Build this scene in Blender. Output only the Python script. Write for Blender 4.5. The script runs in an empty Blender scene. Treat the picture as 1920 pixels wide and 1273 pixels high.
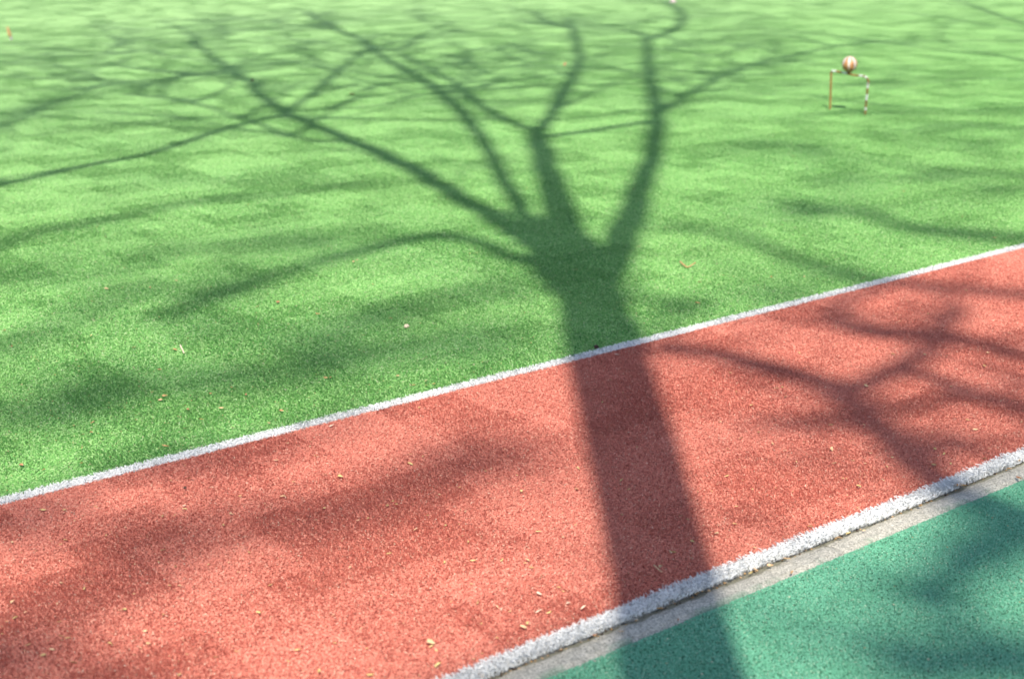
import bpy, math, random
import numpy as np
from mathutils import Vector

R = math.radians
rng = np.random.default_rng(11)
random.seed(11)
sc = bpy.context.scene

# ------------------------------------------------------------------ camera, sky, sun, exposure
CAM_H, PITCH, FPX = 1.05, math.atan(826 / 2667), 2667.0
SUN_EL, SUN_AZ = R(52), R(1.0)          # sun behind the camera; SUN_AZ turns the shadows to the right
cam = bpy.data.objects.new('camera', bpy.data.cameras.new('camera'))
sc.collection.objects.link(cam)
cam.location = (0, 0, CAM_H)
cam.rotation_euler = (math.pi / 2 - PITCH, 0, 0)
cam.data.sensor_width = 36
cam.data.lens = 36 * FPX / 1920
cam.data.clip_start, cam.data.clip_end = 0.05, 2000
cam.data.dof.use_dof = True
cam.data.dof.focus_distance = 2.95
cam.data.dof.aperture_fstop = 4.6
sc.camera = cam

world = bpy.data.worlds.new('World'); sc.world = world; world.use_nodes = True
wn = world.node_tree; bg = wn.nodes['Background']
sky = wn.nodes.new('ShaderNodeTexSky'); sky.sky_type = 'NISHITA'; sky.sun_disc = False
sky.sun_elevation = SUN_EL; sky.sun_rotation = math.pi + SUN_AZ
sky.air_density, sky.dust_density, sky.ozone_density = 1.0, 1.2, 1.0
wn.links.new(sky.outputs[0], bg.inputs[0]); bg.inputs[1].default_value = 0.112

sl = bpy.data.lights.new('sun', 'SUN'); sl.energy = 4.9; sl.angle = R(0.55); sl.color = (1.0, 0.925, 0.80)
so = bpy.data.objects.new('sun', sl); sc.collection.objects.link(so)
so.rotation_euler = (math.pi / 2 - SUN_EL, 0, -SUN_AZ); so.location = (0, -5, 12)

vs = sc.view_settings
sc.display_settings.display_device = 'sRGB'
vs.view_transform = 'Standard'; vs.look = 'None'; vs.gamma = 1; vs.use_curve_mapping = False
vs.exposure = 0.66

# ------------------------------------------------------------------ helpers
def link(o, parent=None):
    sc.collection.objects.link(o)
    if parent: o.parent = parent
    return o
def tag(o, label=None, cat=None, group=None, kind=None):
    if label: o['label'] = label
    if cat: o['category'] = cat
    if group: o['group'] = group
    if kind: o['kind'] = kind
    return o
def obj(name, me, parent=None):
    return link(bpy.data.objects.new(name, me), parent)
def empty(name, loc):
    o = bpy.data.objects.new(name, None); o.location = loc; return link(o)
def mesh(name, v, f, mat, smooth=False):
    me = bpy.data.meshes.new(name)
    v = np.asarray(v, dtype=np.float32)
    if isinstance(f, np.ndarray):
        n, k = f.shape
        me.vertices.add(len(v)); me.vertices.foreach_set('co', v.ravel())
        me.loops.add(n * k); me.loops.foreach_set('vertex_index', f.astype(np.int32).ravel())
        me.polygons.add(n); me.polygons.foreach_set('loop_start', np.arange(n, dtype=np.int32) * k)
        me.update(calc_edges=True)
    else:
        me.from_pydata([tuple(map(float, p)) for p in v], [], f)
    if mat: me.materials.append(mat)
    if smooth: me.polygons.foreach_set('use_smooth', [True] * len(me.polygons))
    me.update(); return me

class Mat:
    """small wrapper for a principled material with nodes"""
    def __init__(s, name, rough=0.8, spec=0.3):
        s.m = bpy.data.materials.new(name); s.m.use_nodes = True
        s.t = s.m.node_tree; s.n = s.t.nodes; s.b = s.n['Principled BSDF']; s.out = s.n['Material Output']
        s.b.inputs['Roughness'].default_value = rough
        s.b.inputs['Specular IOR Level'].default_value = spec
    def node(s, typ, **kw):
        n = s.n.new(typ)
        for k, v in kw.items():
            if k in n.inputs: n.inputs[k].default_value = v
            else: setattr(n, k, v)
        return n
    def link(s, a, b): s.t.links.new(a, b)
    def pos(s): return s.node('ShaderNodeNewGeometry').outputs['Position']
    def noise(s, scale, detail=2, rough=0.5, vec=None):
        n = s.node('ShaderNodeTexNoise', Scale=scale, Detail=detail, Roughness=rough)
        s.link(vec or s.pos(), n.inputs['Vector']); return n.outputs['Fac']
    def ramp(s, fac, stops, interp='LINEAR'):
        r = s.node('ShaderNodeValToRGB'); e = r.color_ramp.elements; r.color_ramp.interpolation = interp
        while len(e) < len(stops): e.new(0.5)
        for el, (p, c) in zip(e, stops): el.position = p; el.color = (*c, 1) if len(c) == 3 else c
        s.link(fac, r.inputs[0]); return r.outputs[0]
    def mix(s, fac, a, b, typ='MIX'):
        n = s.node('ShaderNodeMix', data_type='RGBA', blend_type=typ)
        for sock, v in ((n.inputs[0], fac), (n.inputs[6], a), (n.inputs[7], b)):
            if isinstance(v, (int, float)): sock.default_value = v
            elif isinstance(v, tuple): sock.default_value = (*v, 1)
            else: s.link(v, sock)
        return n.outputs[2]
    def math(s, op, a, b=0.0, clamp=False):
        n = s.node('ShaderNodeMath', operation=op, use_clamp=clamp)
        for i, v in enumerate((a, b)):
            if isinstance(v, (int, float)): n.inputs[i].default_value = v
            else: s.link(v, n.inputs[i])
        return n.outputs[0]
    def color(s, c): s.link(c, s.b.inputs['Base Color']); return s
    def bump(s, h, strength, dist):
        n = s.node('ShaderNodeBump', Strength=strength, Distance=dist)
        s.link(h, n.inputs['Height']); s.link(n.outputs[0], s.b.inputs['Normal']); return s

def fibre_mat(name, stops, patch, transl=0.25, rough=0.6, sheen=0.0, far_haze=None):
    """pile yarn: colour differs from blade to blade, with broad wear patches"""
    M = Mat(name, rough, 0.08)
    rnd = M.node('ShaderNodeNewGeometry').outputs['Random Per Island']
    c = M.ramp(rnd, stops)
    big = M.noise(1.3, 4, 0.6)
    c = M.mix(M.ramp(big, [(0.35, (0, 0, 0)), (0.75, (0.35, 0.35, 0.35))]), c, patch)
    if far_haze:  # far pile mixed paler: low-angle sheen and haze painted into its colour
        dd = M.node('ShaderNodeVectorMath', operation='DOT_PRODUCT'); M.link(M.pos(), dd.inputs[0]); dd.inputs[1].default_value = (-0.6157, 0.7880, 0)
        c = M.mix(M.math('MULTIPLY', M.math('MULTIPLY', M.math('SUBTRACT', dd.outputs['Value'], 4.0), 0.12, True), 0.5), c, far_haze)
    M.color(c)
    if sheen:
        M.b.inputs['Sheen Weight'].default_value = sheen
        M.b.inputs['Sheen Roughness'].default_value = 0.4
    tr = M.node('ShaderNodeBsdfTranslucent'); M.link(c, tr.inputs[0])
    mx = M.node('ShaderNodeMixShader'); mx.inputs[0].default_value = transl
    M.link(M.b.outputs[0], mx.inputs[1]); M.link(tr.outputs[0], mx.inputs[2]); M.link(mx.outputs[0], M.out.inputs[0])
    return M.m

GREEN = [(0.0, (0.065, 0.27, 0.065)), (0.3, (0.185, 0.46, 0.125)), (0.6, (0.30, 0.575, 0.19)), (0.93, (0.45, 0.68, 0.31)),
         (0.985, (0.51, 0.69, 0.40)), (1.0, (0.68, 0.58, 0.42))]
RED = [(0.0, (0.46, 0.125, 0.095)), (0.2, (0.63, 0.205, 0.155)), (0.65, (0.71, 0.275, 0.21)), (0.93, (0.82, 0.36, 0.27)),
       (0.98, (0.82, 0.48, 0.37)), (1.0, (0.82, 0.66, 0.50))]
WHITE = [(0.0, (0.58, 0.60, 0.60)), (0.3, (0.79, 0.80, 0.81)), (1.0, (0.87, 0.88, 0.88))]
m_green = fibre_mat('green_pile', GREEN, (0.33, 0.58, 0.20), far_haze=(0.50, 0.68, 0.38))
m_red = fibre_mat('red_pile', RED, (0.76, 0.33, 0.25), transl=0.2)
m_white = fibre_mat('white_pile', WHITE, (0.78, 0.77, 0.74), transl=0.2)

def backing(name, a, b):
    M = Mat(name, 0.95, 0.1)
    n = M.noise(420, 3, 0.7)
    M.color(M.ramp(n, [(0.3, a), (0.7, b)])); M.bump(n, 0.6, 0.003); return M.m
m_green_base = backing('green_backing', (0.05, 0.20, 0.05), (0.16, 0.42, 0.12))
m_red_base = backing('red_backing', (0.25, 0.06, 0.05), (0.55, 0.17, 0.13))
m_white_base = backing('white_backing', (0.35, 0.35, 0.34), (0.6, 0.6, 0.6))

# ------------------------------------------------------------------ court axes: s runs along the lines, n across them
LA = R(52.0)
DS = np.array([math.sin(LA), math.cos(LA)]); DN = np.array([-math.cos(LA), math.sin(LA)])
def sn(s, n): return DS * s + DN * n
ANG = math.atan2(DS[1], DS[0])
N_TEAL, N_KERB0, N_TURF, N_W1, N_G0, N_G1 = 1.375, 1.378, 1.427, 1.453, 2.438, 2.467

def at(x, y, z=0.0):
    """ground point seen at a place of the photograph (1920 x 1273)"""
    u = x - 960; v = -(y - 636.5)
    fw = FPX * math.cos(PITCH) + v * math.sin(PITCH); up = v * math.cos(PITCH) - FPX * math.sin(PITCH)
    t = (CAM_H - z) / -up
    return np.array([u * t, fw * t, z])

def strip(name, n0, n1, z, mat, s0=-40, s1=60, wav=0.0, step=0.0, kind='structure', parent=None):
    """long flat sheet between two distances from the kerb; its edges may wander"""
    S = np.arange(s0, s1 + 1e-6, step or (s1 - s0))
    w0 = wav * (np.sin(S * 7.1) + 0.6 * np.sin(S * 23.7 + 1) + 0.4 * np.sin(S * 61.3)) if wav else 0 * S
    v, f = [], []
    for i, s in enumerate(S):
        for n in (n0, n1 + w0[i]):
            p = sn(s, n); v.append((p[0], p[1], z))
        if i: a = 2 * i - 2; f.append((a, a + 2, a + 3, a + 1))
    o = obj(name, mesh(name, v, f, mat), parent)
    if kind: tag(o, kind=kind)
    return o

# ------------------------------------------------------------------ the ground sheets
Mg = Mat('soil', 0.95, 0.1); Mg.color(Mg.ramp(Mg.noise(0.6, 6, 0.6), [(0.3, (0.16, 0.13, 0.09)), (0.7, (0.26, 0.22, 0.15))]))
g = obj('ground', mesh('ground', [(-900, -900, -0.09), (900, -900, -0.09), (900, 900, -0.09), (-900, 900, -0.09)], [(0, 1, 2, 3)], Mg.m))
tag(g, kind='structure')
strip('green_turf', N_G1 - 0.004, 140, 0.000, m_green_base, -120, 140)
strip('red_turf', N_W1 - 0.003, N_G0 + 0.004, 0.0002, m_red_base)
strip('boundary_line', N_G0, N_G1, 0.0008, m_white_base)

Mt = Mat('teal_coating', 0.75, 0.35)
n1 = Mt.noise(600, 3, 0.7)
Mt.color(Mt.ramp(n1, [(0.35, (0.012, 0.075, 0.045)), (0.6, (0.13, 0.40, 0.24))])); Mt.bump(n1, 0.9, 0.003)
teal_base = strip('teal_pavement', -60, N_TEAL, -0.006, Mt.m, -40, 60, wav=0.0012, step=0.02)

# ------------------------------------------------------------------ stuff: tiles of pile scattered by geometry nodes
def blades(w, d, n, hgt, wid, lean, curl, seed, skirt=(0, 0)):
    """n pile blades rooted in a w x d tile centred on the origin: 3 quads each"""
    r = np.random.default_rng(seed)
    x = (r.random(n) - 0.5) * w; y = (r.random(n) - 0.5) * d
    # tufts: pull the roots towards stitch points so that pores stay between them
    k = r.random((n, 2)); gx = np.round(x / 0.006) * 0.006; gy = np.round(y / 0.005) * 0.005
    x = x * 0.6 + gx * 0.4; y = y * 0.6 + gy * 0.4
    H = hgt * (0.65 + 0.5 * r.random(n)); a = r.permutation(n) / n * 2 * np.pi; L = lean * (0.3 + r.random(n))
    dirx, diry = np.cos(a), np.sin(a); b = r.random(n) * np.pi
    wx, wy = np.cos(b) * wid / 2, np.sin(b) * wid / 2
    V = np.zeros((n, 4, 2, 3), np.float32)
    for i, t in enumerate((0.0, 0.4, 0.75, 1.0)):
        out = L * t ** 1.6; up = H * (t - curl * t ** 3)
        ww = (1.0, 1.0, 0.9, 0.45)[i]
        tw = curl * 1.2 * t
        for j, sg in enumerate((-1, 1)):
            V[:, i, j, 0] = x + dirx * out + sg * ww * (wx * np.cos(tw) - wy * np.sin(tw))
            V[:, i, j, 1] = y + diry * out + sg * ww * (wx * np.sin(tw) + wy * np.cos(tw))
            V[:, i, j, 2] = up - 0.001 + sg * 0.0002 * i
    base = (np.arange(n) * 8)[:, None]
    F = np.concatenate([base + np.array([q * 2, q * 2 + 1, q * 2 + 3, q * 2 + 2]) for q in range(3)], 0)
    return V.reshape(-1, 3), F

def scatter(name, tiles, pts, rot, var, scl=None, kind='stuff'):
    """one object whose geometry nodes put a tile on each point"""
    col = bpy.data.collections.new(name + '_tiles')
    for i, me in enumerate(tiles):
        o = bpy.data.objects.new('%s_tile_%02d' % (name, i), me); col.objects.link(o)
    me = bpy.data.meshes.new(name)
    me.vertices.add(len(pts)); me.vertices.foreach_set('co', np.asarray(pts, np.float32).ravel())
    a = me.attributes.new('turn', 'FLOAT_VECTOR', 'POINT')
    rv = np.zeros((len(pts), 3), np.float32); rv[:, 2] = rot; a.data.foreach_set('vector', rv.ravel())
    b = me.attributes.new('pick', 'INT', 'POINT'); b.data.foreach_set('value', np.asarray(var, np.int32))
    c = me.attributes.new('size', 'FLOAT_VECTOR', 'POINT')
    if scl is None: scl = np.ones((len(pts), 3), np.float32)
    c.data.foreach_set('vector', np.asarray(scl, np.float32).ravel())
    o = obj(name, me)
    ng = bpy.data.node_groups.new(name, 'GeometryNodeTree')
    ng.interface.new_socket('Geometry', in_out='INPUT', socket_type='NodeSocketGeometry')
    ng.interface.new_socket('Geometry', in_out='OUTPUT', socket_type='NodeSocketGeometry')
    N, Lk = ng.nodes, ng.links
    gi, go = N.new('NodeGroupInput'), N.new('NodeGroupOutput')
    ci = N.new('GeometryNodeCollectionInfo'); ci.inputs['Collection'].default_value = col
    ci.inputs['Separate Children'].default_value = True; ci.inputs['Reset Children'].default_value = True
    ip = N.new('GeometryNodeInstanceOnPoints'); ip.inputs['Pick Instance'].default_value = True
    def attr(nm, dt):
        q = N.new('GeometryNodeInputNamedAttribute'); q.data_type = dt; q.inputs['Name'].default_value = nm; return q.outputs['Attribute']
    Lk.new(gi.outputs[0], ip.inputs['Points']); Lk.new(ci.outputs[0], ip.inputs['Instance'])
    Lk.new(attr('pick', 'INT'), ip.inputs['Instance Index'])
    e2r = N.new('FunctionNodeEulerToRotation'); Lk.new(attr('turn', 'FLOAT_VECTOR'), e2r.inputs[0]); Lk.new(e2r.outputs[0], ip.inputs['Rotation'])
    Lk.new(attr('size', 'FLOAT_VECTOR'), ip.inputs['Scale'])
    Lk.new(ip.outputs[0], go.inputs[0])
    md = o.modifiers.new('scatter', 'NODES'); md.node_group = ng
    tag(o, kind=kind)
    return o

def in_view(p, m=1.5, ymax=19.5):
    return 1.0 < p[1] < ymax and abs(p[0]) < 0.36 * p[1] + m and p[1] > 0.7
def tile_field(name, full, half, n0, n1, T, D, z, label, cat, ymax=19.5, wav=0):
    """two layers of half dense tiles, the second shifted by half a tile so that no seam or repeat shows"""
    pts, rot, var, scl = [], [], [], []
    tiles = full + half
    rows = []
    R0 = int(round((n1 - n0) / D))
    rows += [(n0 + (k + .5) * D, 0) for k in range(R0)]
    if half and name != 'white_edge_grass':
        rows += [(n0 + D / 4, 1), (n1 - D / 4, 1)] + [(n0 + (k + 1) * D, 0) for k in range(R0 - 1)]
    else: rows += [(n0 + (k + .5) * D, 0) for k in range(R0)]
    if name == 'white_edge_grass': rows += [(N_TURF + .004, 0), (N_TURF + .002, 1)]
    for n, hf in rows:
        off = rng.random() * T
        for s in np.arange(-18 + off, 24, .05 if hf and name == 'white_edge_grass' else T):
            p = sn(s, n + wav * math.sin(s * 5.3) + wav * 0.6 * math.sin(s * 17.1 + 1))
            if not in_view(p, ymax=ymax): continue
            if hf and name == 'white_edge_grass' and rng.random() < .4: continue
            pts.append((p[0], p[1], z - (.004 if hf and name == 'white_edge_grass' else 0))); rot.append(ANG + (math.pi if rng.random() < .5 else 0))
            var.append(len(full) + rng.integers(len(half)) if hf else rng.integers(len(full)))
            scl.append((1 if rng.random() < .5 else -1, 1, 1))
    o = scatter(name, tiles, pts, rot, var, scl)
    tag(o, label, cat)
    return o

PH = 0.0075
def make(nm, w, d, dens, h, wid, lean, mat, k, seed): return [mesh(nm, *blades(w, d, int(w * d * dens), h, wid, lean, 0.32, seed + i), mat) for i in range(k)]
DG, DR = 115e3, 150e3
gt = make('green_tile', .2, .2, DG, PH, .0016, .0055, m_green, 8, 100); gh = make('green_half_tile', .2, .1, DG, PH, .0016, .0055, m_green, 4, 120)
RD = (N_G0 - N_W1) / 6
rt = make('red_tile', .2, RD, DR, PH * .8, .0012, .0045, m_red, 8, 200); rh = make('red_half_tile', .2, RD / 2, DR, PH * .8, .0012, .0045, m_red, 5, 220)
wt = make('white_tile', .2, .034, 110e3, PH * 1.1, .0015, .0055, m_white, 8, 300)
et = make('edge_tile', .2, .025, 130e3, PH * 1.6, .0012, .0085, m_white, 8, 400)
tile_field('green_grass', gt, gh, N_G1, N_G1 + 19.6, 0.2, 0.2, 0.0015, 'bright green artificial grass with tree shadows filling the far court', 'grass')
tile_field('red_grass', rt, rh, N_W1, N_G0, 0.2, RD, 0.0015, 'brick red artificial grass band between the two white lines', 'grass')
tile_field('white_line_grass', wt, [], N_G0, N_G1, 0.2, N_G1 - N_G0, 0.0020, 'thin white grass line between the green and the red turf', 'grass', wav=0.0012)
ef = make('fringe_tile', .05, .008, 190e3, PH * 1.5, .0012, .0105, m_white, 8, 440)
tile_field('white_edge_grass', et, ef, N_TURF + 0.002, N_W1, 0.2, N_W1 - N_TURF - .002, 0.0020, 'shaggy white grass line fraying over the concrete kerb', 'grass', wav=0.0020)
# the cut edge of the turf mat, seen as a thin dark lip over the groove
Mb = Mat('turf_backing', 0.95, 0.1); Mb.color(Mb.ramp(Mb.noise(300, 3), [(0.3, (0.10, 0.10, 0.09)), (0.7, (0.40, 0.40, 0.38))]))
S = np.arange(-6, 8, 0.012); v, f = [], []
for i, s in enumerate(S):
    w = 0.0022 * math.sin(s * 9) + 0.0016 * math.sin(s * 31 + 1) + 0.0012 * rng.normal()
    for n, z in ((N_TURF + w, -0.009), (N_TURF + w, 0.001), (N_W1 - 0.003, 0.001)):
        p = sn(s, n); v.append((p[0], p[1], z))
    if i:
        a = 3 * i - 3
        f += [(a, a + 3, a + 4, a + 1), (a + 1, a + 4, a + 5, a + 2)]
tag(obj('edge_line', mesh('edge_line', v, f, Mb.m)), kind='structure')

# ------------------------------------------------------------------ teal rubber granules
def granules(w, n, r0, r1, seed):
    r = np.random.default_rng(seed)
    o = np.array([(1, 0, 0), (-1, 0, 0), (0, 1, 0), (0, -1, 0), (0, 0, 1), (0, 0, -1)], float)
    F8 = np.array([(0, 2, 4), (2, 1, 4), (1, 3, 4), (3, 0, 4), (2, 0, 5), (1, 2, 5), (3, 1, 5), (0, 3, 5)])
    rad = r0 + (r1 - r0) * r.random(n)
    c = np.stack([(r.random(n) - .5) * w, (r.random(n) - .5) * w, (r.random(n) - 0.5) * 0.0009 - rad * 0.45], 1)
    V = o[None] * (0.75 + 0.5 * r.random((n, 6, 1))) * rad[:, None, None]
    a = r.random(n) * 6.28; ca, sa = np.cos(a)[:, None], np.sin(a)[:, None]
    t = r.normal(0, 0.5, n); ct, st = np.cos(t)[:, None], np.sin(t)[:, None]
    X, Y, Z = V[..., 0], V[..., 1], V[..., 2]
    Y, Z = Y * ct - Z * st, Y * st + Z * ct
    X, Y = X * ca - Y * sa, X * sa + Y * ca
    V = np.stack([X, Y, Z * 0.8], -1) + c[:, None]
    F = (F8[None] + (np.arange(n) * 6)[:, None, None]).reshape(-1, 3)
    return V.reshape(-1, 3), F
Mq = Mat('teal_granule', 0.7, 0.35)
rnd = Mq.node('ShaderNodeNewGeometry').outputs['Random Per Island']
cc = Mq.ramp(rnd, [(0.0, (0.05, 0.16, 0.09)), (0.08, (0.11, 0.34, 0.20)), (0.25, (0.12, 0.40, 0.25)), (0.75, (0.16, 0.47, 0.305)), (0.95, (0.24, 0.55, 0.38)), (0.99, (0.45, 0.60, 0.42))])
big = Mq.noise(9, 4, 0.65)
cc = Mq.mix(Mq.ramp(big, [(0.5, (0, 0, 0)), (0.75, (0.5, 0.5, 0.5))]), cc, (0.09, 0.33, 0.19))
Mq.color(cc)
tt = [mesh('teal_tile', *granules(0.1, 4200, 0.0008, 0.0016, 500 + i), Mq.m, False) for i in range(8)]
pts, rot, var = [], [], []
for r_ in range(14):
    n = N_TEAL - 0.0515 - r_ * 0.1; off = rng.random() * .1
    for s in np.arange(-3 + off, 5, 0.1):
        p = sn(s, n)
        if p[1] > 0.9 and abs(p[0]) < 0.36 * p[1] + 1.3:
            pts.append((p[0], p[1], -0.0032)); rot.append(ANG + rng.integers(2) * math.pi); var.append(rng.integers(8))
tag(scatter('teal_granules', tt, pts, rot, var), 'coarse teal green rubber granules surfacing the path below the kerb', 'granules')

# ------------------------------------------------------------------ concrete kerb stones
Mk = Mat('concrete', 0.9, 0.25)
f1 = Mk.noise(330, 4, 0.8); f2 = Mk.noise(60, 4, 0.6); f3 = Mk.noise(14, 4, 0.6)
ck = Mk.ramp(f1, [(0.34, (0.12, 0.11, 0.09)), (0.45, (0.42, 0.40, 0.34)), (0.58, (0.76, 0.72, 0.63))])
ck = Mk.mix(Mk.ramp(f2, [(0.45, (0, 0, 0)), (0.75, (0.6, 0.6, 0.6))]), ck, (0.34, 0.33, 0.28))
sep = Mk.node('ShaderNodeVectorMath', operation='DOT_PRODUCT'); Mk.link(Mk.pos(), sep.inputs[0]); sep.inputs[1].default_value = (DN[0], DN[1], 0)
nd = sep.outputs['Value']
# moss and dirt in the strip next to the turf, smears of teal coating on the other edge
near = Mk.math('MULTIPLY', Mk.math('SUBTRACT', Mk.math('ADD', nd, Mk.math('MULTIPLY', Mk.math('SUBTRACT', Mk.noise(22, 3), .5), .03)), N_TURF - 0.013), 220, True)
ck = Mk.mix(Mk.math('MULTIPLY', near, 0.75), ck, (0.20, 0.195, 0.13))
e1 = Mk.math('MULTIPLY', Mk.math('SUBTRACT', N_TEAL + 0.016, nd), 60, True)
sm = Mk.math('MULTIPLY', e1, Mk.ramp(f3, [(0.52, (0, 0, 0)), (0.60, (1, 1, 1))]))
ck = Mk.mix(Mk.math('MULTIPLY', sm, 0.75), ck, (0.10, 0.27, 0.17))
Mk.color(ck); Mk.bump(Mk.math('ADD', f1, f2), 0.9, 0.004)
kerb = empty('kerb', (0, 0, 0)); tag(kerb, kind='structure')
js = float(at(1577, 1030)[:2] @ DS)
def kerb_stone(s0, s1, seed):
    r = np.random.default_rng(seed); K = int((s1 - s0) / 0.01)
    v, f = [], []
    prof = [(N_TEAL - 0.03, -0.10), (N_TEAL - 0.03, -0.0075), (N_TEAL + 0.001, -0.0055), (N_TEAL + 0.010, -0.0015), (N_TEAL + 0.028, -0.0005),
            (N_TEAL + 0.035, -0.0025), (N_TURF - 0.004, -0.0045), (N_TURF + 0.003, -0.0072), (N_TURF + 0.02, -0.011), (N_TURF + 0.02, -0.10)]
    P = len(prof); wl = np.cumsum(r.normal(0, 0.0010, K + 1)); wl -= np.linspace(wl[0], wl[-1], K + 1)
    for i in range(K + 1):
        s = s0 + 0.0012 + (s1 - s0 - 0.0024) * i / K
        end = min(i, K - i)
        for j, (n, z) in enumerate(prof):
            q = 1 if 2 <= j <= 6 else 0
            dn = wl[i] * (j in (5, 6)) + r.normal(0, 0.0004) * q
            p = sn(s, n + dn); v.append((p[0], p[1], z + r.normal(0, 0.0004) * q - (0.002 if end == 0 and q else 0)))
        if i:
            a = (i - 1) * P
            f += [(a + j, a + j + 1, a + P + j + 1, a + P + j) for j in range(P - 1)]
    f.append(tuple(range(P))); b = K * P; f.append(tuple(range(b + P - 1, b - 1, -1)))
    return mesh('kerb_stone', v, f, Mk.m)
for k in range(-4, 4): obj('kerb_stone', kerb_stone(js + k, js + k + 1, 40 + k), kerb)

# ------------------------------------------------------------------ trees behind the camera, whose shadows the picture shows
Mw = Mat('bark', 0.9, 0.2)
b1 = Mw.noise(26, 5, 0.65); Mw.color(Mw.ramp(b1, [(0.3, (0.07, 0.055, 0.042)), (0.7, (0.21, 0.175, 0.14))])); Mw.bump(b1, 0.8, 0.02)
SV = np.array([-math.sin(SUN_AZ) * math.cos(SUN_EL), -math.cos(SUN_AZ) * math.cos(SUN_EL), math.sin(SUN_EL)])  # towards the sun

def tube(path, rad, sides=8):
    P = np.asarray(path, float); n = len(P); v, f = [], []
    T = np.gradient(P, axis=0); T /= np.linalg.norm(T, axis=1)[:, None] + 1e-9
    ref = np.array([0.31, 0.9, 0.2]) if abs(T[0] @ np.array([0.3, 0.9, 0.2])) < 0.9 else np.array([1., 0, 0])
    for i in range(n):
        a = np.cross(T[i], ref); a /= np.linalg.norm(a) + 1e-9; b = np.cross(T[i], a)
        for k in range(sides):
            t = 2 * math.pi * k / sides; v.append(P[i] + (a * math.cos(t) + b * math.sin(t)) * rad[i])
    for i in range(n - 1):
        for k in range(sides):
            k2 = (k + 1) % sides; f.append((i * sides + k, i * sides + k2, (i + 1) * sides + k2, (i + 1) * sides + k))
    f.append(tuple(range(sides))[::-1]); f.append(tuple((n - 1) * sides + k for k in range(sides)))
    return v, f
def spline(pts, per):
    P = np.asarray(pts, float); Q = np.vstack([2 * P[0] - P[1], P, 2 * P[-1] - P[-2]]); out = []
    for i in range(1, len(Q) - 2):
        for k in range(per):
            t = k / per; a, b, c, d = Q[i - 1:i + 3]
            out.append(0.5 * (2 * b + (c - a) * t + (2 * a - 5 * b + 4 * c - d) * t * t + (3 * b - a - 3 * c + d) * t ** 3))
    out.append(P[-1]); return np.array(out)

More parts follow.
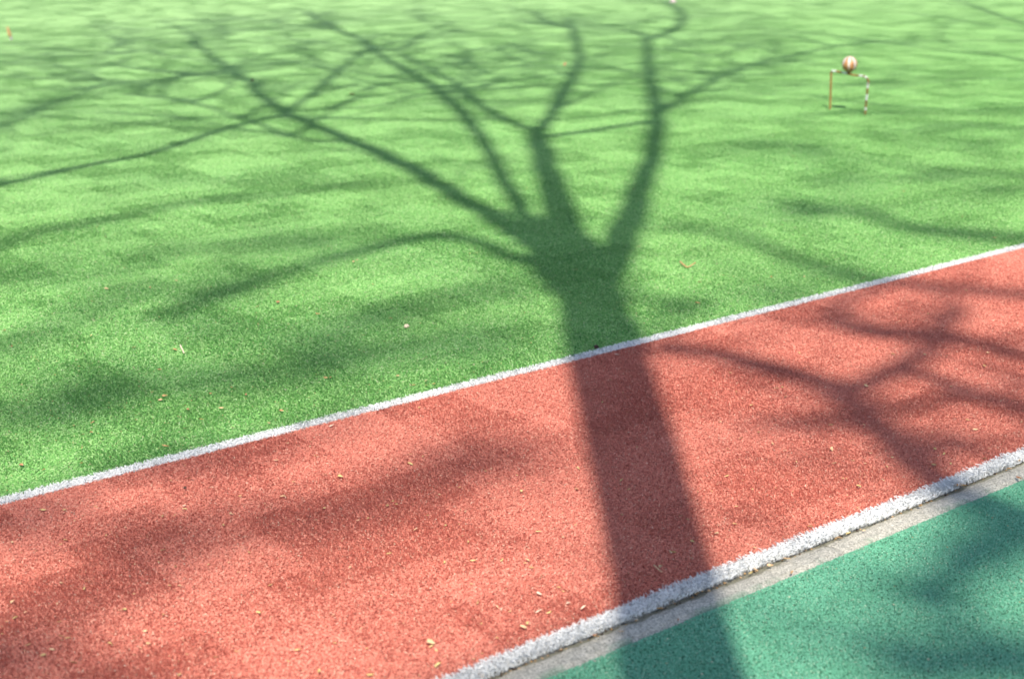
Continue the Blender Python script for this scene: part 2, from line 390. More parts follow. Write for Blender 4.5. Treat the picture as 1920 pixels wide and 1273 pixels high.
class Tree:
    def __init__(s, name, base, label, fwd0=4.0, fwd=0.55, thick=1.0):
        s.thick = thick; s.conn = .8 if fwd > .3 else .3; s.base = base; s.fwd0, s.fwd = fwd0, fwd
        s.o = empty(name, (base[0], base[1], 0)); tag(s.o, label, 'tree', 'bare trees behind the photographer'); s.skel = []; s.tw = []
    def plane(s, Y):  return s.base[1] + s.fwd * max(0.0, Y - s.fwd0)
    def lift(s, x, y, dy=0.0):
        g_ = at(x, y); Yp = s.plane(g_[1]) + dy
        t = (g_[1] - Yp) / -SV[1]
        return g_ + SV * t
    def add(s, name, path, rad, sides=8):
        v, f = tube(np.asarray(path) - np.array([s.base[0], s.base[1], 0]), rad, sides)
        o = obj(name, mesh(name, v, f, Mw.m, True), s.o)
        for p, r_ in zip(path, rad): s.skel.append((p, r_))
        return o
    def limb(s, px, r0, r1, dy=0.0, bend=0.0, twigs=0, join=True, name='branch', tl=0.5):
        """px: shadow axis in photograph pixels; dy: how far in front of the trunk plane it hangs"""
        r0 *= s.thick; r1 *= s.thick; n = len(px); pts = [s.lift(x, y, dy + bend * i / max(1, n - 1)) for i, (x, y) in enumerate(px)]
        if join and s.skel:
            A = np.array([q[0] for q in s.skel]); d = np.linalg.norm(A - pts[0], axis=1) + 0.25 * np.maximum(0, A[:, 2] - pts[0][2])
            k = int(d.argmin())
            if d[k] > 0.3:
                m = (A[k] + pts[0]) / 2 + np.array([0, 0, -0.06 * d[k]])
                c = spline([A[k], m, pts[0]], 5); s.add('branch', c, np.linspace(max(0.012, r0 * s.conn), max(.01, r0 * s.conn), len(c)), 6)
            elif d[k] > 0.01: pts = [A[k]] + pts
        P = spline(pts, 5); L = len(P)
        P[1:-1] += rng.normal(0, 0.006, (L - 2, 3))
        t = np.linspace(0, 1, L)
        rad = r0 + (r1 - r0) * t
        rad = rad * (1 + 0.05 * np.sin(t * 17 + n))
        s.add(name, P, rad, 8 if r0 > 0.02 else 5)
        for _ in range(twigs):
            i = rng.integers(max(1, L // 5), L); s.twig(P[i], P[min(i + 1, L - 1)] - P[max(i - 1, 0)], tl * (0.5 + rng.random()), 0.006 + 0.004 * rng.random())
        return P
    def twig(s, p, d, ln, r_, lvl=0):
        d = d / (np.linalg.norm(d) + 1e-9); q = rng.normal(0, 1, 3); q -= d * (q @ d); q /= np.linalg.norm(q)
        a = 0.5 + 0.6 * rng.random(); d = d * math.cos(a) + q * math.sin(a) + np.array([0, 0, 0.25]); d /= np.linalg.norm(d)
        pts = [p]; K = 4
        for i in range(K):
            d = d + rng.normal(0, 0.16, 3) + np.array([0, 0, 0.04]); d /= np.linalg.norm(d); pts.append(pts[-1] + d * ln / K)
        s.tw.append((pts, np.linspace(r_, r_ * 0.35, K + 1)))
        if lvl < 2 and ln > 0.12:
            for i in (1, 2, 3, 3):
                if rng.random() < 0.8: s.twig(pts[i], pts[i + 1] - pts[i], ln * (0.4 + 0.25 * rng.random()), r_ * 0.6, lvl + 1)
    def clump(s, x, y, rw, n=10, dy=0.0, r_=0.016, el=1.0):
        """a dense knot of twigs whose soft shadow falls round pixel (x, y)"""
        c = s.lift(x, y, dy)
        A = np.array([q[0] for q in s.skel]); d = np.linalg.norm(A - c, axis=1); k = int(d.argmin())
        m = (A[k] + c) / 2 + np.array([0, 0, -0.05 * d[k]])
        q = spline([A[k], m, c], 5); s.add('branch', q, np.linspace(0.013, 0.009, len(q)), 5)
        for _ in range(n):
            dr = rng.normal(0, 1, 3); dr /= np.linalg.norm(dr); dr[0] *= el; ln = rw * (0.6 + 0.7 * rng.random())
            st = c + rng.normal(0, 0.22 * rw, 3) * np.array([el, 1, 1])
            pts = [st]
            for i in range(3): dr = dr + rng.normal(0, 0.25, 3); pts.append(pts[-1] + dr * ln / 3)
            s.tw.append((pts, np.linspace(r_, r_ * 0.4, 4)))
    def done(s):
        V, F = [], []; o_ = np.array([s.base[0], s.base[1], 0]); k = 0
        for pts, rad in s.tw:
            v, f = tube(np.asarray(pts) - o_, rad, 3)
            V += v; F += [tuple(i + k for i in q) for q in f]; k += len(v)
        if V: tag(obj('twigs', mesh('twigs', V, F, Mw.m), s.o), kind='stuff')

# --- tree one: the trunk whose shadow runs up the middle
T1 = Tree('bare_tree', (0.25, -0.6), 'slender bare tree right behind the photographer, its trunk shadow crossing the red turf', thick=1.12)
xs = [0.25, 0.25, 0.248, 0.246]
low = [np.array([0.25, -0.6, -0.1]), np.array([0.252, -0.6, 0.5]), np.array([0.252, -0.6, 1.5])]
tp = [T1.lift(x, y) for x, y in [(1285, 1273), (1247, 1100), (1212, 950), (1180, 820), (1146, 700), (1122, 610), (1104, 540)]]
P = spline(low + tp, 5); rr = np.interp(P[:, 2], [-.1, .1, .5, 2.5, 3.5, 4.2, 5.0, 6.0], [.17, .135, .108, .094, .088, .097, .103, .092])
T1.add('trunk', P, rr, 14)
lb = lambda *a, **k: T1.limb(*a, **k)
lb([(1112, 590), (1090, 500), (1055, 420), (1030, 340), (1014, 285), (1005, 245)], .074, .046, name='limb', bend=.3)
lb([(1118, 600), (1138, 510), (1172, 430), (1203, 350), (1226, 280), (1232, 215), (1217, 150), (1212, 80)], .064, .036, name='limb', bend=-.3, twigs=5)
lb([(1105, 600), (1060, 510), (1000, 455), (930, 408), (860, 370), (780, 322), (700, 284), (620, 250), (560, 225), (530, 212)], .060, .036, name='limb', bend=.5, twigs=3)
lb([(530, 212), (490, 180), (460, 150), (415, 120), (385, 98), (355, 78)], .036, .022, name='limb', dy=.5, twigs=8)
lb([(1080, 540), (1010, 440), (965, 372), (930, 310), (890, 242), (840, 190), (790, 150), (720, 110), (680, 80), (620, 50), (570, 22)], .036, .030, name='limb', bend=.4, twigs=8)
lb([(1100, 590), (1020, 510), (950, 480), (885, 452), (820, 444), (740, 455), (660, 478), (590, 495), (500, 525), (430, 546), (370, 568), (300, 600)], .032, .034, name='limb', bend=-5.5, twigs=3)
def lf(px, r0, r1, **k):
    k['twigs'] = int(k.get('twigs', 0) * 1.2); P = T1.limb(px, r0 * 1.3, r1 * 1.5, **k)
    for _ in range(k['twigs']):
        i = rng.integers(len(P) // 4, len(P)); T1.twig(P[i], P[min(i + 1, len(P) - 1)] - P[max(i - 1, 0)], 1.0 + 1.2 * rng.random(), .013 + .011 * rng.random())
    return P
# off the right limb
lf([(1232, 218), (1280, 186), (1330, 156), (1380, 134), (1450, 114), (1560, 90), (1650, 78)], .026, .012, dy=-.25, twigs=10)
lf([(1226, 228), (1150, 240), (1080, 252), (1020, 258)], .022, .018, dy=-.25, bend=.5)
lf([(1212, 76), (1255, 62), (1278, 42), (1272, 20), (1245, 2)], .030, .022, dy=-.3, twigs=6)
lf([(1212, 78), (1190, 62), (1120, 55), (1060, 52), (960, 40)], .022, .014, dy=-.3, twigs=6)
lf([(1380, 134), (1362, 112), (1320, 104), (1262, 96)], .014, .010, dy=-.3, twigs=3)
lf([(1232, 110), (1290, 76), (1360, 84), (1420, 92)], .010, .008, dy=-.3, twigs=3)
# off the centre limb
lf([(1008, 248), (1036, 212), (1066, 160), (1086, 112), (1076, 64), (1060, 34)], .030, .020, dy=.3, twigs=7)
lf([(1003, 246), (960, 232), (905, 202), (868, 168), (810, 134), (745, 104)], .026, .014, dy=.3, twigs=6)
# off the left limb
lf([(530, 218), (450, 236), (360, 264), (280, 290), (200, 306), (120, 322), (60, 336), (-20, 352)], .021, .018, dy=.5, twigs=2)
lf([(540, 214), (580, 208), (650, 205), (720, 198), (785, 180)], .014, .009, dy=.5, bend=.6, twigs=3)
lf([(540, 212), (590, 175), (622, 145), (655, 118), (692, 92)], .022, .012, dy=.5, bend=.9, twigs=6)
lf([(600, 268), (555, 258), (510, 244), (440, 220), (390, 202), (320, 187), (230, 178)], .014, .012, dy=.4, bend=.8, twigs=5)
lf([(455, 152), (380, 142), (300, 150), (220, 158), (120, 175)], .014, .012, dy=.5, bend=.8, twigs=8)
lf([(415, 118), (320, 106), (280, 99), (200, 100), (90, 92)], .014, .012, dy=.5, bend=.5, twigs=8)
lf([(375, 90), (352, 62), (300, 40)], .016, .010, dy=.6, twigs=6)
lf([(690, 84), (740, 96), (800, 62), (860, 40)], .016, .010, dy=.4, twigs=6)
lf([(640, 60), (560, 48), (480, 40), (380, 24)], .010, .007, dy=.4, twigs=8)
lf([(830, 182), (880, 150), (950, 128), (1010, 118)], .012, .008, dy=.4, bend=.8, twigs=5)
for x, y, w, n in [(420, 60, .3, 6), (560, 60, .3, 6), (860, 60, .3, 6), (960, 110, .25, 5), (640, 165, .2, 5), (220, 120, .25, 6), (90, 150, .3, 7), (60, 215, .25, 5),
                   (1120, 40, .3, 6), (1350, 60, .3, 6), (1450, 140, .2, 4), (1330, 20, .35, 6), (540, 130, .2, 4), (330, 190, .2, 4), (740, 40, .3, 6), (1180, 100, .2, 4), (250, 60, .3, 6)]:
    T1.clump(x, y, w, n, 0.4, .013)
T1.done()

# --- tree two: stands to the right, its limbs cross the red turf and the upper right corner
T2 = Tree('bare_tree', (2.9, -3.3), 'bare tree behind and to the right, its branch shadows crossing on the red turf', 6.0, .5, 1.42)
P = spline([(2.9, -3.3, -.1), (2.93, -3.3, 1.5), (2.9, -3.28, 4), (2.98, -3.25, 7), (3.1, -3.1, 9.5), (3.2, -2.7, 12)], 6)
T2.add('trunk', P, np.interp(P[:, 2], [-.1, .3, 4, 9, 12], [.24, .17, .13, .08, .04]), 12)
lb = lambda *a, **k: T2.limb(*a, **k)
lb([(2300, 1150), (2050, 1040), (1890, 960), (1800, 925), (1750, 895), (1700, 850), (1650, 800), (1600, 755), (1560, 728), (1490, 702), (1400, 678), (1310, 660), (1220, 655)], .045, .026, name='limb', twigs=2)
lb([(1590, 745), (1640, 712), (1700, 682), (1740, 645), (1765, 620), (1790, 570)], .032, .024, dy=.1, twigs=3)
lb([(1750, 632), (1700, 626), (1640, 628), (1590, 612), (1560, 590), (1600, 560), (1640, 545)], .032, .018, dy=.1, twigs=4)
lb([(1755, 630), (1830, 650), (1920, 668), (2000, 690)], .026, .020, dy=.1, twigs=3)
lb([(1700, 690), (1800, 730), (1870, 752), (1960, 790)], .024, .022, dy=.1, bend=-1.5, twigs=3)
lb([(1620, 775), (1560, 800), (1480, 790), (1420, 800)], .022, .018, dy=-.6, bend=-2, twigs=3)
lb([(1700, 850), (1780, 820), (1850, 840), (1940, 830)], .020, .018, dy=-.6, bend=-2, twigs=4)
lb([(2100, 150), (1920, 115), (1860, 105), (1760, 95), (1650, 80), (1535, 65), (1400, 50)], .020, .012, dy=3.5, twigs=6)
lb([(2100, 100), (1920, 46), (1870, 30), (1830, 15), (1780, -2), (1700, -20)], .024, .020, dy=4.5, twigs=3)
lb([(1920, 62), (1800, 40), (1700, 26), (1560, 14), (1440, 8)], .016, .012, dy=4, twigs=6)
lb([(1860, 105), (1775, 82), (1760, 60), (1790, 40)], .012, .009, dy=3.5, twigs=2)
lb([(2050, 200), (1920, 205), (1800, 208), (1700, 202), (1620, 196), (1520, 180)], .016, .012, dy=2, twigs=6)
lb([(1950, 215), (1800, 216), (1660, 214), (1560, 213), (1500, 221), (1420, 222), (1350, 219)], .010, .008, dy=.1, bend=1.5, twigs=3)
lb([(2050, 160), (1920, 152), (1820, 150), (1700, 160), (1640, 172)], .016, .012, dy=2.5, twigs=6)
lb([(1990, 265), (1900, 258), (1830, 280), (1760, 276)], .012, .010, dy=.1, bend=-1, twigs=5)
T2.clump(1725, 622, .16, 14); T2.clump(1600, 612, .14, 10); T2.clump(1870, 752, .14, 6); T2.clump(1690, 628, .14, 6); T2.clump(1780, 577, .15, 6); T2.clump(1590, 745, .10, 3)
T2.done()

# --- tree three: tall, further back on the left, soft dapples over the left half
T3 = Tree('bare_tree', (-2.6, -10.0), 'tall bare tree far back on the left, its blurred shadows dappling the left turf', 6.0, .2, 1.0)
P = spline([(-2.6, -10, -.1), (-2.55, -10, 3), (-2.65, -10, 7), (-2.6, -9.9, 12), (-2.7, -9.9, 17), (-2.8, -9.3, 22)], 6)
T3.add('trunk', P, np.interp(P[:, 2], [-.1, .4, 6, 14, 19], [.36, .25, .19, .11, .05]), 12)
lb = lambda *a, **k: T3.limb(*a, **k)
lb([(-260, 1500), (-160, 1290), (60, 1185), (200, 1100), (320, 1040), (450, 985), (600, 975), (720, 955), (800, 900), (860, 850), (950, 845)], .024, .022, name='limb', twigs=7, tl=.9)
lb([(-160, 1260), (60, 1255), (180, 1290), (300, 1330)], .05, .04, twigs=3)
lb([(-200, 930), (0, 960), (120, 985), (300, 1010)], .035, .03, twigs=3)
lb([(-200, 800), (-60, 790), (120, 772), (230, 725), (330, 715), (420, 690)], .05, .035, name='limb', twigs=5)
lb([(220, 880), (330, 862), (460, 850), (600, 795), (700, 780)], .035, .02, twigs=3)
lb([(330, 712), (470, 720), (590, 692), (680, 672), (760, 670), (880, 648), (990, 640)], .045, .03, twigs=5)
lb([(560, 640), (660, 600), (750, 580), (860, 560), (940, 545), (1020, 545)], .045, .04, twigs=4)
lb([(-100, 660), (60, 640), (150, 590), (220, 560), (300, 545), (420, 545)], .04, .03, twigs=4)
lb([(240, 500), (290, 488), (340, 468), (400, 462)], .035, .03, twigs=3)
lb([(430, 470), (500, 462), (560, 450), (620, 452), (700, 430)], .035, .03, twigs=4)
lb([(-40, 478), (50, 442), (100, 430), (175, 420), (250, 405), (370, 380), (450, 372), (525, 367), (640, 352), (700, 345)], .030, .022, twigs=2, dy=6)
lb([(-60, 530), (30, 520), (80, 500)], .03, .02, twigs=2)
lb([(740, 350), (600, 340), (480, 344), (340, 340), (260, 352)], .024, .018, twigs=3)
lb([(-100, 215), (0, 213), (80, 205), (180, 178), (250, 160)], .03, .02, twigs=6)
lb([(-60, 130), (40, 120), (120, 130), (200, 160), (280, 160)], .03, .02, twigs=8)
lb([(60, 250), (200, 240), (330, 232)], .02, .018, twigs=3)
lb([(760, 1360), (950, 1290), (1100, 1245), (1190, 1222)], .045, .04, twigs=3)
for x, y, w, n in [(860, 850, .2, 10), (940, 870, .18, 7), (560, 455, .16, 8), (340, 470, .15, 7), (240, 725, .2, 9), (130, 772, .2, 9), (580, 700, .2, 8),
                   (690, 605, .18, 8), (745, 582, .16, 7), (760, 665, .16, 7), (340, 860, .14, 6), (450, 545, .18, 8), (370, 1045, .2, 5),
                   (630, 985, .16, 4), (60, 1220, .2, 6), (40, 1010, .15, 5), (900, 640, .16, 6), (430, 620, .2, 8)]:
    T3.clump(x, y, w, n)
T3.done()

# --- tree four: tall, further back on the right
T4 = Tree('bare_tree', (3.4, -6.2), 'tall bare tree far back on the right, its blurred shadows dappling the right turf', 6.0, .2, 1.15)
P = spline([(3.4, -6.2, -.1), (3.45, -6.2, 3), (3.3, -6.2, 7), (3.4, -6.1, 11), (3.3, -6.1, 15), (3.2, -5.7, 18)], 6)
T4.add('trunk', P, np.interp(P[:, 2], [-.1, .4, 6, 14, 18], [.34, .24, .18, .10, .05]), 12)
lb = lambda *a, **k: T4.limb(*a, **k)
lb([(2300, 560), (2000, 560), (1800, 545), (1680, 530), (1600, 520), (1540, 505), (1460, 475), (1390, 448), (1310, 430), (1240, 425)], .045, .026, name='limb', twigs=4)
lb([(2050, 460), (1900, 445), (1790, 440), (1700, 430), (1620, 400), (1520, 395), (1470, 380)], .045, .03, name='limb', twigs=6)
lb([(2000, 340), (1900, 330), (1800, 325), (1720, 340)], .03, .03, twigs=6)
lb([(2000, 250), (1880, 240), (1800, 235), (1720, 250)], .03, .02, twigs=6)
lb([(1520, 280), (1440, 270), (1380, 280)], .03, .02, twigs=5)
lb([(1300, 560), (1260, 590), (1220, 620)], .03, .02, twigs=2)
lb([(1150, 450), (1160, 540), (1210, 560), (1320, 590)], .03, .02, twigs=1)
lb([(2250, 1000), (2050, 985), (1900, 1010), (1840, 1040), (1770, 1095), (1700, 1130)], .06, .04, name='limb', twigs=5)
lb([(2100, 1250), (1900, 1240), (1760, 1235), (1640, 1225)], .05, .04, twigs=4)
for x, y, w, n in [(1885, 1010, .2, 22), (1840, 960, .14, 9), (1770, 1098, .13, 6), (1760, 1240, .16, 9), (1520, 400, .2, 10), (1530, 290, .2, 9), (1560, 335, .16, 6),
                   (1790, 440, .2, 8), (1850, 350, .2, 8), (1460, 560, .16, 4), (1890, 730, .16, 6), (1900, 900, .10, 4)]:
    T4.clump(x, y, w, n)
T4.done()

# ------------------------------------------------------------------ gate with a striped ball
def height_at(Y, y):
    """height of a point at depth Y seen at image row y"""
    v = -(y - 636.5); a = math.atan2(v, FPX) - PITCH
    return CAM_H + Y * math.tan(a)
Mr = Mat('painted_rusty_tube', 0.6, 0.4)
pa = Mr.node('ShaderNodeAttribute', attribute_name='paint').outputs['Fac']
rn = Mr.noise(160, 3, 0.7)
rust = Mr.ramp(rn, [(0.3, (0.09, 0.045, 0.02)), (0.55, (0.28, 0.17, 0.045)), (0.75, (0.44, 0.32, 0.10))])
Mr.color(Mr.mix(Mr.ramp(Mr.math('ADD', pa, Mr.math('MULTIPLY', Mr.math('SUBTRACT', rn, .5), 0.8)), [(0.45, (0, 0, 0)), (0.55, (1, 1, 1))]), rust, (0.62, 0.63, 0.61)))
gl = at(1554, 207); gr = at(1623, 217)
hl = height_at(gl[1], 134); hr = height_at(gr[1], 146)
gl0, gr0 = gl.copy(), gr.copy()
gate = empty('ball_gate', tuple((gl + gr) / 2)); o0 = (gl + gr) / 2
tag(gate, 'small rusty wire gate with flaking white paint, a striped ball on its crossbar', 'gate')
def gate_part(name, path, rad, whites, par=gate, sides=10):
    v, f = tube(np.asarray(path) - o0, rad, sides); me = mesh(name, v, f, Mr.m, True)
    a = me.attributes.new('paint', 'FLOAT', 'POINT'); n = len(path)
    vals = []
    for i in range(n):
        t = i / (n - 1); w = 0.0
        for c, h in whites: w = max(w, 1 - max(0, abs(t - c) - h) * 30)
        vals += [max(0, w)] * sides
    a.data.foreach_set('value', vals)
    return obj(name, me, par)
U = (gr - gl) / np.linalg.norm(gr - gl); Z = np.array([0, 0, 1.0])
rL = .0056
def dense(a, b, n): return [a + (b - a) * i / (n - 1) for i in range(n)]
gate_part('leg', dense(gl - Z * .02 + U * .009, gl + Z * (hl - .012), 40), [rL] * 40, [])
top = spline([gl + Z * (hl - .012), gl + Z * (hl - .002) + U * .004, gl + Z * (hl + .002) + U * .016, gl + Z * (hl - .001) + U * .09, gl + (gr - gl) * .62 + Z * (hl * .38 + hr * .62 - .001),
              gr + Z * (hr + .004) - U * .035, gr + Z * (hr - .003) - U * .010, gr + Z * (hr - .020) + U * .002, gr + Z * (hr - .032)], 12)
gate_part('crossbar', top, [rL] * len(top), [(0.24, .03), (.38, .015), (.60, .015), (.72, .025), (.98, .03)])
gate_part('leg', dense(gr - Z * .02 - U * .004, gr + Z * (hr - .032), 40), [rL] * 40, [(0.93, .03), (0.63, .07), (.3, .02)])
# the ball: vertical stripes of white and bare orange
bc = gl + (gr - gl) * .48 + Z * (hl * .52 + hr * .48 + .050)
Mo = Mat('striped_ball', 0.45, 0.4)
oc = Mo.node('ShaderNodeTexCoord').outputs['Object']; sp = Mo.node('ShaderNodeSeparateXYZ'); Mo.link(oc, sp.inputs[0])
ang = Mo.math('ARCTAN2', sp.outputs[1], sp.outputs[0])
nn = Mo.noise(55, 3, .6, oc)
wv = Mo.math('SINE', Mo.math('ADD', Mo.math('MULTIPLY', ang, 7.0), Mo.math('ADD', 0.5, Mo.math('MULTIPLY', Mo.math('SUBTRACT', nn, .5), 2.2))))
zc = Mo.math('ADD', Mo.math('ADD', wv, Mo.math('MULTIPLY', sp.outputs[2], 12.0)), Mo.math('MULTIPLY', sp.outputs[0], 16.0))
msk = Mo.ramp(Mo.math('MULTIPLY', Mo.math('ADD', zc, 1.0), .5), [(0.60, (0, 0, 0)), (0.68, (1, 1, 1))])
orange = Mo.ramp(nn, [(0.35, (0.22, 0.10, 0.04)), (0.6, (0.50, 0.25, 0.10)), (0.75, (0.60, 0.42, 0.28))])
Mo.color(Mo.mix(msk, orange, (0.60, 0.56, 0.54)))
bm_v, bm_f = [], []
NU, NV, BR = 28, 16, .039
for j in range(NV + 1):
    ph = math.pi * j / NV
    for i in range(NU):
        a = 2 * math.pi * i / NU; k = 1 - 0.05 * (0.5 - 0.5 * math.cos(7 * a)) * math.sin(ph)
        bm_v.append((BR * k * math.sin(ph) * math.cos(a), BR * k * math.sin(ph) * math.sin(a), BR * 1.02 * math.cos(ph)))
for j in range(NV):
    for i in range(NU): bm_f.append((j * NU + i, j * NU + NU + i, j * NU + NU + (i + 1) % NU, j * NU + (i + 1) % NU))
ball = obj('ball', mesh('ball', bm_v, bm_f, Mo.m, True), gate); ball.location = tuple(bc - o0); ball.rotation_euler = (R(4), R(-5), R(36))
clip = gate_part('ball_socket', dense(bc - Z * .050, bc - Z * .036, 3), [.012, .011, .009], [])

# ------------------------------------------------------------------ litter
def plain(name, c0, c1, scale=200, rough=.8):
    M = Mat(name, rough, .25); M.color(M.ramp(M.noise(scale, 3), [(0.35, c0), (0.65, c1)])); return M.m
m_straw = plain('straw_leaf', (.48, .31, .16), (.69, .48, .29))
m_tan = plain('tan_leaf', (.30, .17, .07), (.55, .36, .17))
m_rust = plain('rust_leaf', (.32, .13, .06), (.52, .28, .15))
m_pale = plain('pale_leaf', (.66, .50, .36), (.80, .68, .53))
m_yel = plain('yellow_leaf', (.46, .36, .13), (.66, .52, .24))
m_dark = plain('dark_clod', (.035, .025, .02), (.09, .06, .045))
m_pink = plain('pink_petal', (.75, .55, .55), (.82, .70, .70))
def leaf_mesh(mat, seed, asp=.45, curl=.5):
    """unit leaf: pointed, folded along its vein and curled: 5 x 3 grid"""
    r = np.random.default_rng(seed); v, f = [], []; n = 6
    c1 = curl * (.5 + r.random()); tw = r.normal(0, .25); bend = r.normal(0, .12)
    for i in range(n):
        t = i / (n - 1); w = asp * math.sin(math.pi * (0.06 + .9 * t)) ** .8 * (.8 + .4 * r.random())
        for k, s_ in enumerate((-1, 0, 1)):
            x = t - .5; y = s_ * w / 2 + bend * math.sin(math.pi * t); z = abs(s_) * w * .35 + c1 * (t - .45) ** 2 + s_ * tw * w * t + .02 * r.random()
            v.append((x, y, z))
    for i in range(n - 1):
        for k in range(2): a = i * 3 + k; f.append((a, a + 3, a + 4, a + 1))
    return mesh('leaf', v, f, mat)
bank = {}
for nm, m_ in dict(straw=m_straw, tan=m_tan, rust=m_rust, pale=m_pale, yellow=m_yel).items():
    bank[nm] = [leaf_mesh(m_, 700 + i, a, c) for i, (a, c) in enumerate([(.45, .5), (.3, .3), (.6, .8), (.22, .5)])]
# (x, y, length m, look, top z, label)
def leaf(x, y, ln, look, label, zt=.0085, shape=None, name='leaf', cat='leaf', rz=None, group=None):
    p = at(x, y, zt); me = bank[look][rng.integers(4) if shape is None else shape]
    o = obj(name, me); o.location = tuple(p); o.scale = (ln, ln, ln * .8)
    o.rotation_euler = (rng.normal(0, .15), rng.normal(0, .15), rng.random() * 6.28 if rz is None else rz)
    return tag(o, label, cat, group)
ZK = 0.0
K = [(1801, 913, .034, 'tan', 'largest curled tan leaf lodged between white edge line and kerb', 2),
     (1751, 930, .018, 'rust', 'small rust brown leaf under the white edge, right of an ochre scrap', 0),
     (1734, 936, .018, 'tan', 'upright tan leaf scrap in the shaded groove below the red turf branch shadow', 2),
     (1722, 949, .017, 'tan', 'rounded ochre leaf on the kerb just outside the groove', 2),
     (1665, 964, .013, 'tan', 'short brown leaf tucked under the frayed white edge', 1),
     (1620, 995, .013, 'straw', 'yellow ochre leaf lying alone on top of the kerb stone', 0),
     (1591, 1000, .018, 'yellow', 'yellowish leaf in the groove right of the kerb joint', 0),
     (1574, 1009, .016, 'straw', 'straw leaf lying over the groove at the kerb joint', 2),
     (1596, 988, .012, 'yellow', 'slim yellow leaf sticking out of the white fringe above the kerb joint', 3),
     (1909, 864, .022, 'tan', 'tan leaf on the white edge at the right end of the kerb', 1),
     (1893, 879, .015, 'tan', 'brown leaf in the groove near the right border', 0),
     (1911, 896, .026, 'rust', 'rust coloured leaf along the teal side of the kerb at far right', 1),
     (1475, 1048, .020, 'straw', 'bright ochre leaf in the groove above the teal smear on the kerb', 0),
     (1444, 1060, .016, 'straw', 'ochre leaf scrap beside the groove left of the teal smear', 2),
     (1415, 1066, .018, 'straw', 'golden leaf pair piece under the sunlit white edge', 1),
     (1407, 1074, .014, 'yellow', 'golden scrap just below another leaf in the sunlit groove', 0),
     (1485, 1073, .013, 'tan', 'tan leaf crumb on the kerb below the teal smear', 0),
     (1302, 1108, .015, 'rust', 'rust brown leaf in the dark groove inside the trunk shadow', 2),
     (1272, 1162, .012, 'rust', 'small orange crumb on the kerb edge inside the trunk shadow', 1),
     (1238, 1142, .018, 'tan', 'dull ochre leaf on the kerb inside the trunk shadow', 2),
     (1165, 1184, .013, 'straw', 'ochre leaf crumb on the kerb at the left rim of the trunk shadow', 0),
     (1114, 1190, .014, 'rust', 'orange leaf in the groove left of the trunk shadow', 1),
     (899, 1266, .024, 'tan', 'tan leaf in the groove at the bottom border of the picture', 2)]
for x, y, ln, lk, lab, sh in K: leaf(x, y, ln * .7, lk, lab, ZK + .003, sh)
big = [(808, 1204, .020, 'straw', 'crumpled straw leaf on the red turf near the bottom border', .0085, 2), (821, 1247, .018, 'yellow', 'upright yellowish leaf on red turf above the frayed white edge', .0085, 0),
       (980, 1177, .019, 'straw', 'broad straw leaf on red turf left of the trunk shadow foot', .0085, 2), (1011, 1113, .018, 'pale', 'pale cream leaf on sunlit red turf left of the trunk shadow', .0085, 0),
       (1011, 1146, .017, 'pale', 'thin cream leaf just below a broader cream leaf on red turf', .0085, 1), (1094, 1139, .014, 'pale', 'small cream leaf on red turf nearest the trunk shadow foot', .0085, 0),
       (1066, 1131, .010, 'pale', 'cream leaf crumb left of a longer cream leaf on red turf', .0085, 2), (1620, 797, .016, 'straw', 'straw leaf on red turf where branch shadows cross', .0085, 1),
       (1750, 872, .019, 'tan', 'tan leaf on the red turf at the end of the branch shadow', .0085, 2), (1560, 842, .019, 'straw', 'two lobed straw leaf on red turf above the kerb joint', .0085, 0),
       (1610, 912, .014, 'yellow', 'yellow leaf crumb on sunlit red turf above the white edge', .0085, 2), (1390, 822, .016, 'yellow', 'crumpled yellow leaf right of the trunk shadow on red turf', .0085, 2),
       (1345, 1000, .015, 'straw', 'straw leaf at the right rim of the trunk shadow', .0085, 2), (1256, 1035, .012, 'pale', 'pale crumb inside the trunk shadow on red turf', .0085, 2),
       (622, 798, .018, 'pale', 'grey white leaf on red turf touching the thin white line', .0085, 1), (355, 897, .014, 'straw', 'straw leaf crumb on red turf below the white line at left', .0085, 2),
       (345, 948, .014, 'pale', 'thin pale leaf on red turf in the lower left', .0085, 1), (638, 893, .016, 'yellow', 'yellowish leaf on red turf in the left middle', .0085, 2),
       (520, 567, .020, 'rust', 'orange tan leaf on green turf in the left middle', .0090, 2), (483, 575, .013, 'rust', 'tan crumb left of an orange tan leaf on green turf', .0090, 0),
       (462, 740, .020, 'rust', 'tan leaf on green turf above the white line in the lower left', .0090, 1), (352, 768, .018, 'rust', 'orange brown leaf on lower left green turf', .0090, 0),
       (310, 836, .022, 'tan', 'long tan leaf on green turf just above the white line', .0090, 1), (1308, 568, .020, 'rust', 'orange tan leaf on green turf above the white line, right of the trunk shadow', .0090, 0),
       (1312, 529, .016, 'rust', 'slim orange leaf on green turf below the bent twig', .0090, 1), (300, 750, .016, 'straw', 'straw leaf on green turf at lower left', .0090, 2),
       (1060, 122, .060, 'rust', 'orange leaf far away on the green turf between two branch shadows', .0090, 0), (660, 178, .045, 'rust', 'orange leaf on the distant left green turf', .0090, 2),
       (1157, 665, .018, 'pale', 'pale leaf lying on the thin white line in the trunk shadow', .0100, 1)]
for x, y, ln, lk, lab, zt, sh in big: leaf(x, y, ln * .75, lk, lab, zt - .001, sh)
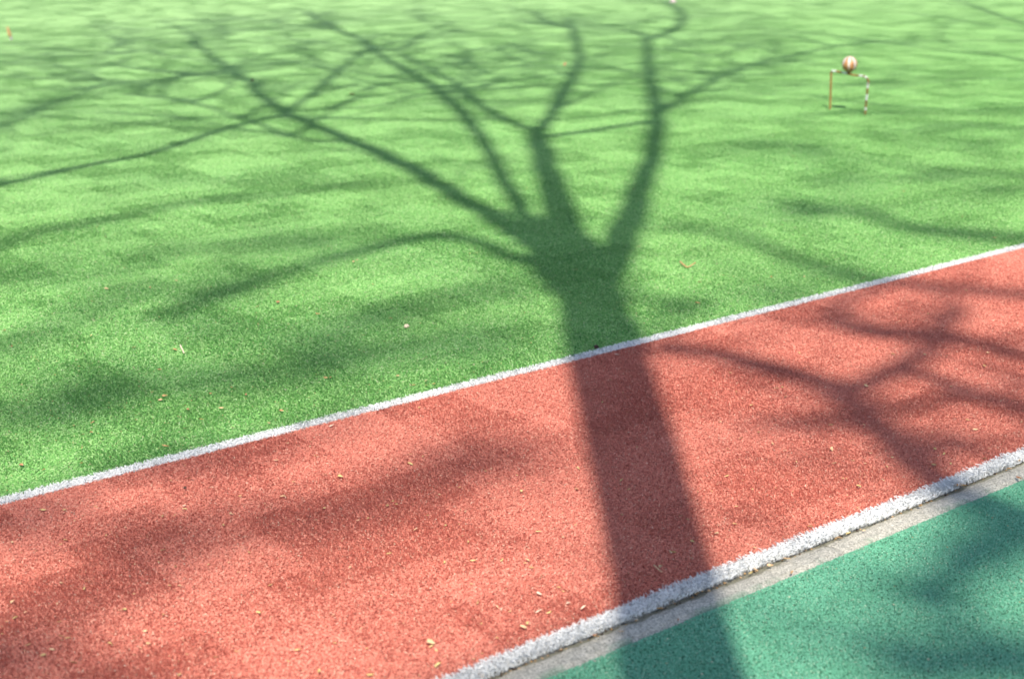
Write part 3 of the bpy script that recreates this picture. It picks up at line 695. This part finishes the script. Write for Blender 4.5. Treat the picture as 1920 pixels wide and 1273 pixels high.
# countable scraps all over the turf
def scraps(name, label, group, n, region, looks, l0, l1, zt):
    k = 0
    while k < n:
        x, y = rng.random() * 1920, rng.random() * 1273
        p = at(x, y); nn_ = float(p[:2] @ DN)
        if not region(nn_, p): continue
        if rng.random() > min(1, (2.2 / p[1]) ** 2 * 2.2): continue
        look = looks[rng.integers(len(looks))]
        tx = 1040 + (y - 540) * .22   # left rim of the trunk shadow
        where = 'left of the trunk shadow' if x < tx else 'inside the trunk shadow' if x < tx + 165 + (y - 640) * .05 else 'right of the trunk shadow'
        if y < 480: where = 'beyond the fork of the tree shadow'
        leaf(x, y, l0 + (l1 - l0) * rng.random() ** 2, look, label % (dict(rust='rusty tan', straw='straw coloured', tan='brown', yellow='dull yellow', pale='pale')[look], where), zt, None, name, 'leaf scrap', None, group); k += 1
scraps('leaf_scrap', 'tiny %s leaf scrap on the red turf %s', 'dry leaf scraps on the red turf', 280, lambda n, p: N_W1 + .02 < n < N_G0 - .02, ['straw', 'yellow', 'straw', 'yellow', 'tan'], .004, .012, .0068)
scraps('leaf_scrap', 'tiny %s leaf scrap on the green turf %s', 'dry leaf scraps on the green turf', 110, lambda n, p: n > N_G1 + .03 and p[1] < 7, ['rust', 'tan', 'straw', 'rust'], .006, .014, .0088)
# crumbs in the groove and fine grit on the turf: nobody could count these
def grit(name, label, n, region, mats, r0, r1, zt, ymax=7):
    V, F, MI = [], [], []; k = 0
    while k < n:
        x, y = rng.random() * 2200 - 140, rng.random() * 1350
        p = at(x, y, zt); nn_ = float(p[:2] @ DN)
        if not region(nn_, p) or p[1] > ymax: continue
        r_ = r0 + (r1 - r0) * rng.random() ** 2; a = rng.random() * 6.28; e = .5 + .5 * rng.random()
        b = len(V)
        for i in range(4):
            t = a + i * math.pi / 2; rr_ = r_ * (1 if i % 2 else e)
            V.append((p[0] + math.cos(t) * rr_, p[1] + math.sin(t) * rr_, zt + r_ * .4 * rng.random()))
        V.append((p[0], p[1], zt + r_ * .7)); V.append((p[0], p[1], zt - r_ * .4))
        for i in range(4): F += [(b + i, b + (i + 1) % 4, b + 4), (b + (i + 1) % 4, b + i, b + 5)]; 
        MI += [rng.integers(len(mats))] * 8; k += 1
    me = mesh(name, V, np.array(F), None)
    for m_ in mats: me.materials.append(m_)
    me.polygons.foreach_set('material_index', MI)
    return tag(obj(name, me), label, 'grit', None, 'stuff')
grit('sand_grit', 'fine pale sand grains sprinkled through the red turf', 5200, lambda n, p: N_W1 < n < N_G0, [m_pale, m_pale, m_straw], .0005, .0016, .0068)
grit('turf_dust', 'fine pale specks sprinkled through the green turf', 3500, lambda n, p: n > N_G1, [m_pale, m_tan, m_straw], .0006, .0019, .0075)
grit('groove_debris', 'crumbled brown leaf bits and soil packed in the kerb groove', 420, lambda n, p: N_TURF - .008 < n < N_TURF + .003, [m_tan, m_dark, m_straw, m_dark], .001, .0038, -.004)
grit('teal_crumbs', 'scattered light crumbs lying on the teal granules', 200, lambda n, p: n < N_TEAL - .01, [m_pale, m_tan, m_dark], .0007, .0022, -.0035)

# single things
def stick(name, pix, r_, mat, label, cat, z=.011, arch=0):
    pts = [at(x, y, z) + np.array([0, 0, h_]) for x, y, h_ in pix]; c = pts[0].copy(); c[2] = 0
    P = spline(pts, 5); v, f = tube(P - c, np.linspace(r_, r_ * .6, len(P)), 6)
    o = obj(name, mesh(name, v, f, mat, True)); o.location = tuple(c); return tag(o, label, cat)
stick('twig', [(1275, 493, .004), (1286, 500, 0), (1292, 500, 0), (1304, 496, .006)], .0028, m_tan, 'thin bent brown twig on sunlit green turf right of the trunk shadow', 'twig')
stick('straw', [(338, 650, .004), (345, 662, .0)], .0022, m_pale, 'short pale straw standing on green turf at the left', 'straw')
stick('straw', [(1226, 1060, .001), (1236, 1068, 0), (1241, 1072, 0)], .0011, m_straw, 'thin straw stem on the red turf inside the trunk shadow', 'straw', .0085)
def lump(name, x, y, r_, mat, label, cat, z=.010, seed=1, fl=.7):
    r = np.random.default_rng(seed); p = at(x, y, z); v, f = [], []
    NU_, NV_ = 8, 6
    for j in range(NV_ + 1):
        ph = math.pi * j / NV_
        for i in range(NU_):
            a = 2 * math.pi * i / NU_; k = r_ * (.75 + .5 * r.random())
            v.append((k * math.sin(ph) * math.cos(a), k * math.sin(ph) * math.sin(a), k * fl * math.cos(ph)))
    for j in range(NV_):
        for i in range(NU_): f.append((j * NU_ + i, j * NU_ + NU_ + i, j * NU_ + NU_ + (i + 1) % NU_, j * NU_ + (i + 1) % NU_))
    o = obj(name, mesh(name, v, f, mat)); o.location = tuple(p); return tag(o, label, cat)
lump('soil_clod', 1118, 650, .0065, m_dark, 'dark soil clod on green turf in the trunk shadow above the white line', 'clod')
lump('pebble', 762, 611, .007, m_pale, 'small greyish white pebble on the green turf left of the trunk shadow', 'pebble', seed=3)
lump('pebble', 473, 151, .010, m_dark, 'dark speck like pebble on the far left green turf', 'pebble', seed=4)
lump('soil_clod', 347, 914, .003, m_dark, 'tiny dark clod on the red turf at lower left', 'clod', seed=5)
lump('petal', 1262, 3, .035, m_pink, 'pale pink petal like scrap at the very top of the picture', 'petal', .02, 6)
# small leaning stump of a marker at far left
s0 = at(19, 77)
st = empty('marker_peg', tuple(s0)); tag(st, 'small leaning orange and grey peg standing in the far left turf', 'peg')
m_grey = plain('grey_peg', (.22, .22, .21), (.36, .35, .33))
pp = [np.array([.012, 0, -.01]), np.array([.008, 0, .03])]; v, f = tube(spline(pp, 2), [.010] * 3, 8); obj('base', mesh('base', v, f, m_grey, True), st)
pp = [np.array([.007, 0, .03]), np.array([-.003, 0, .06]), np.array([-.010, 0, .105])]; v, f = tube(spline(pp, 3), [.011, .013, .014, .013, .011, .009, .006], 8)
obj('head', mesh('head', v, f, m_tan, True), st)
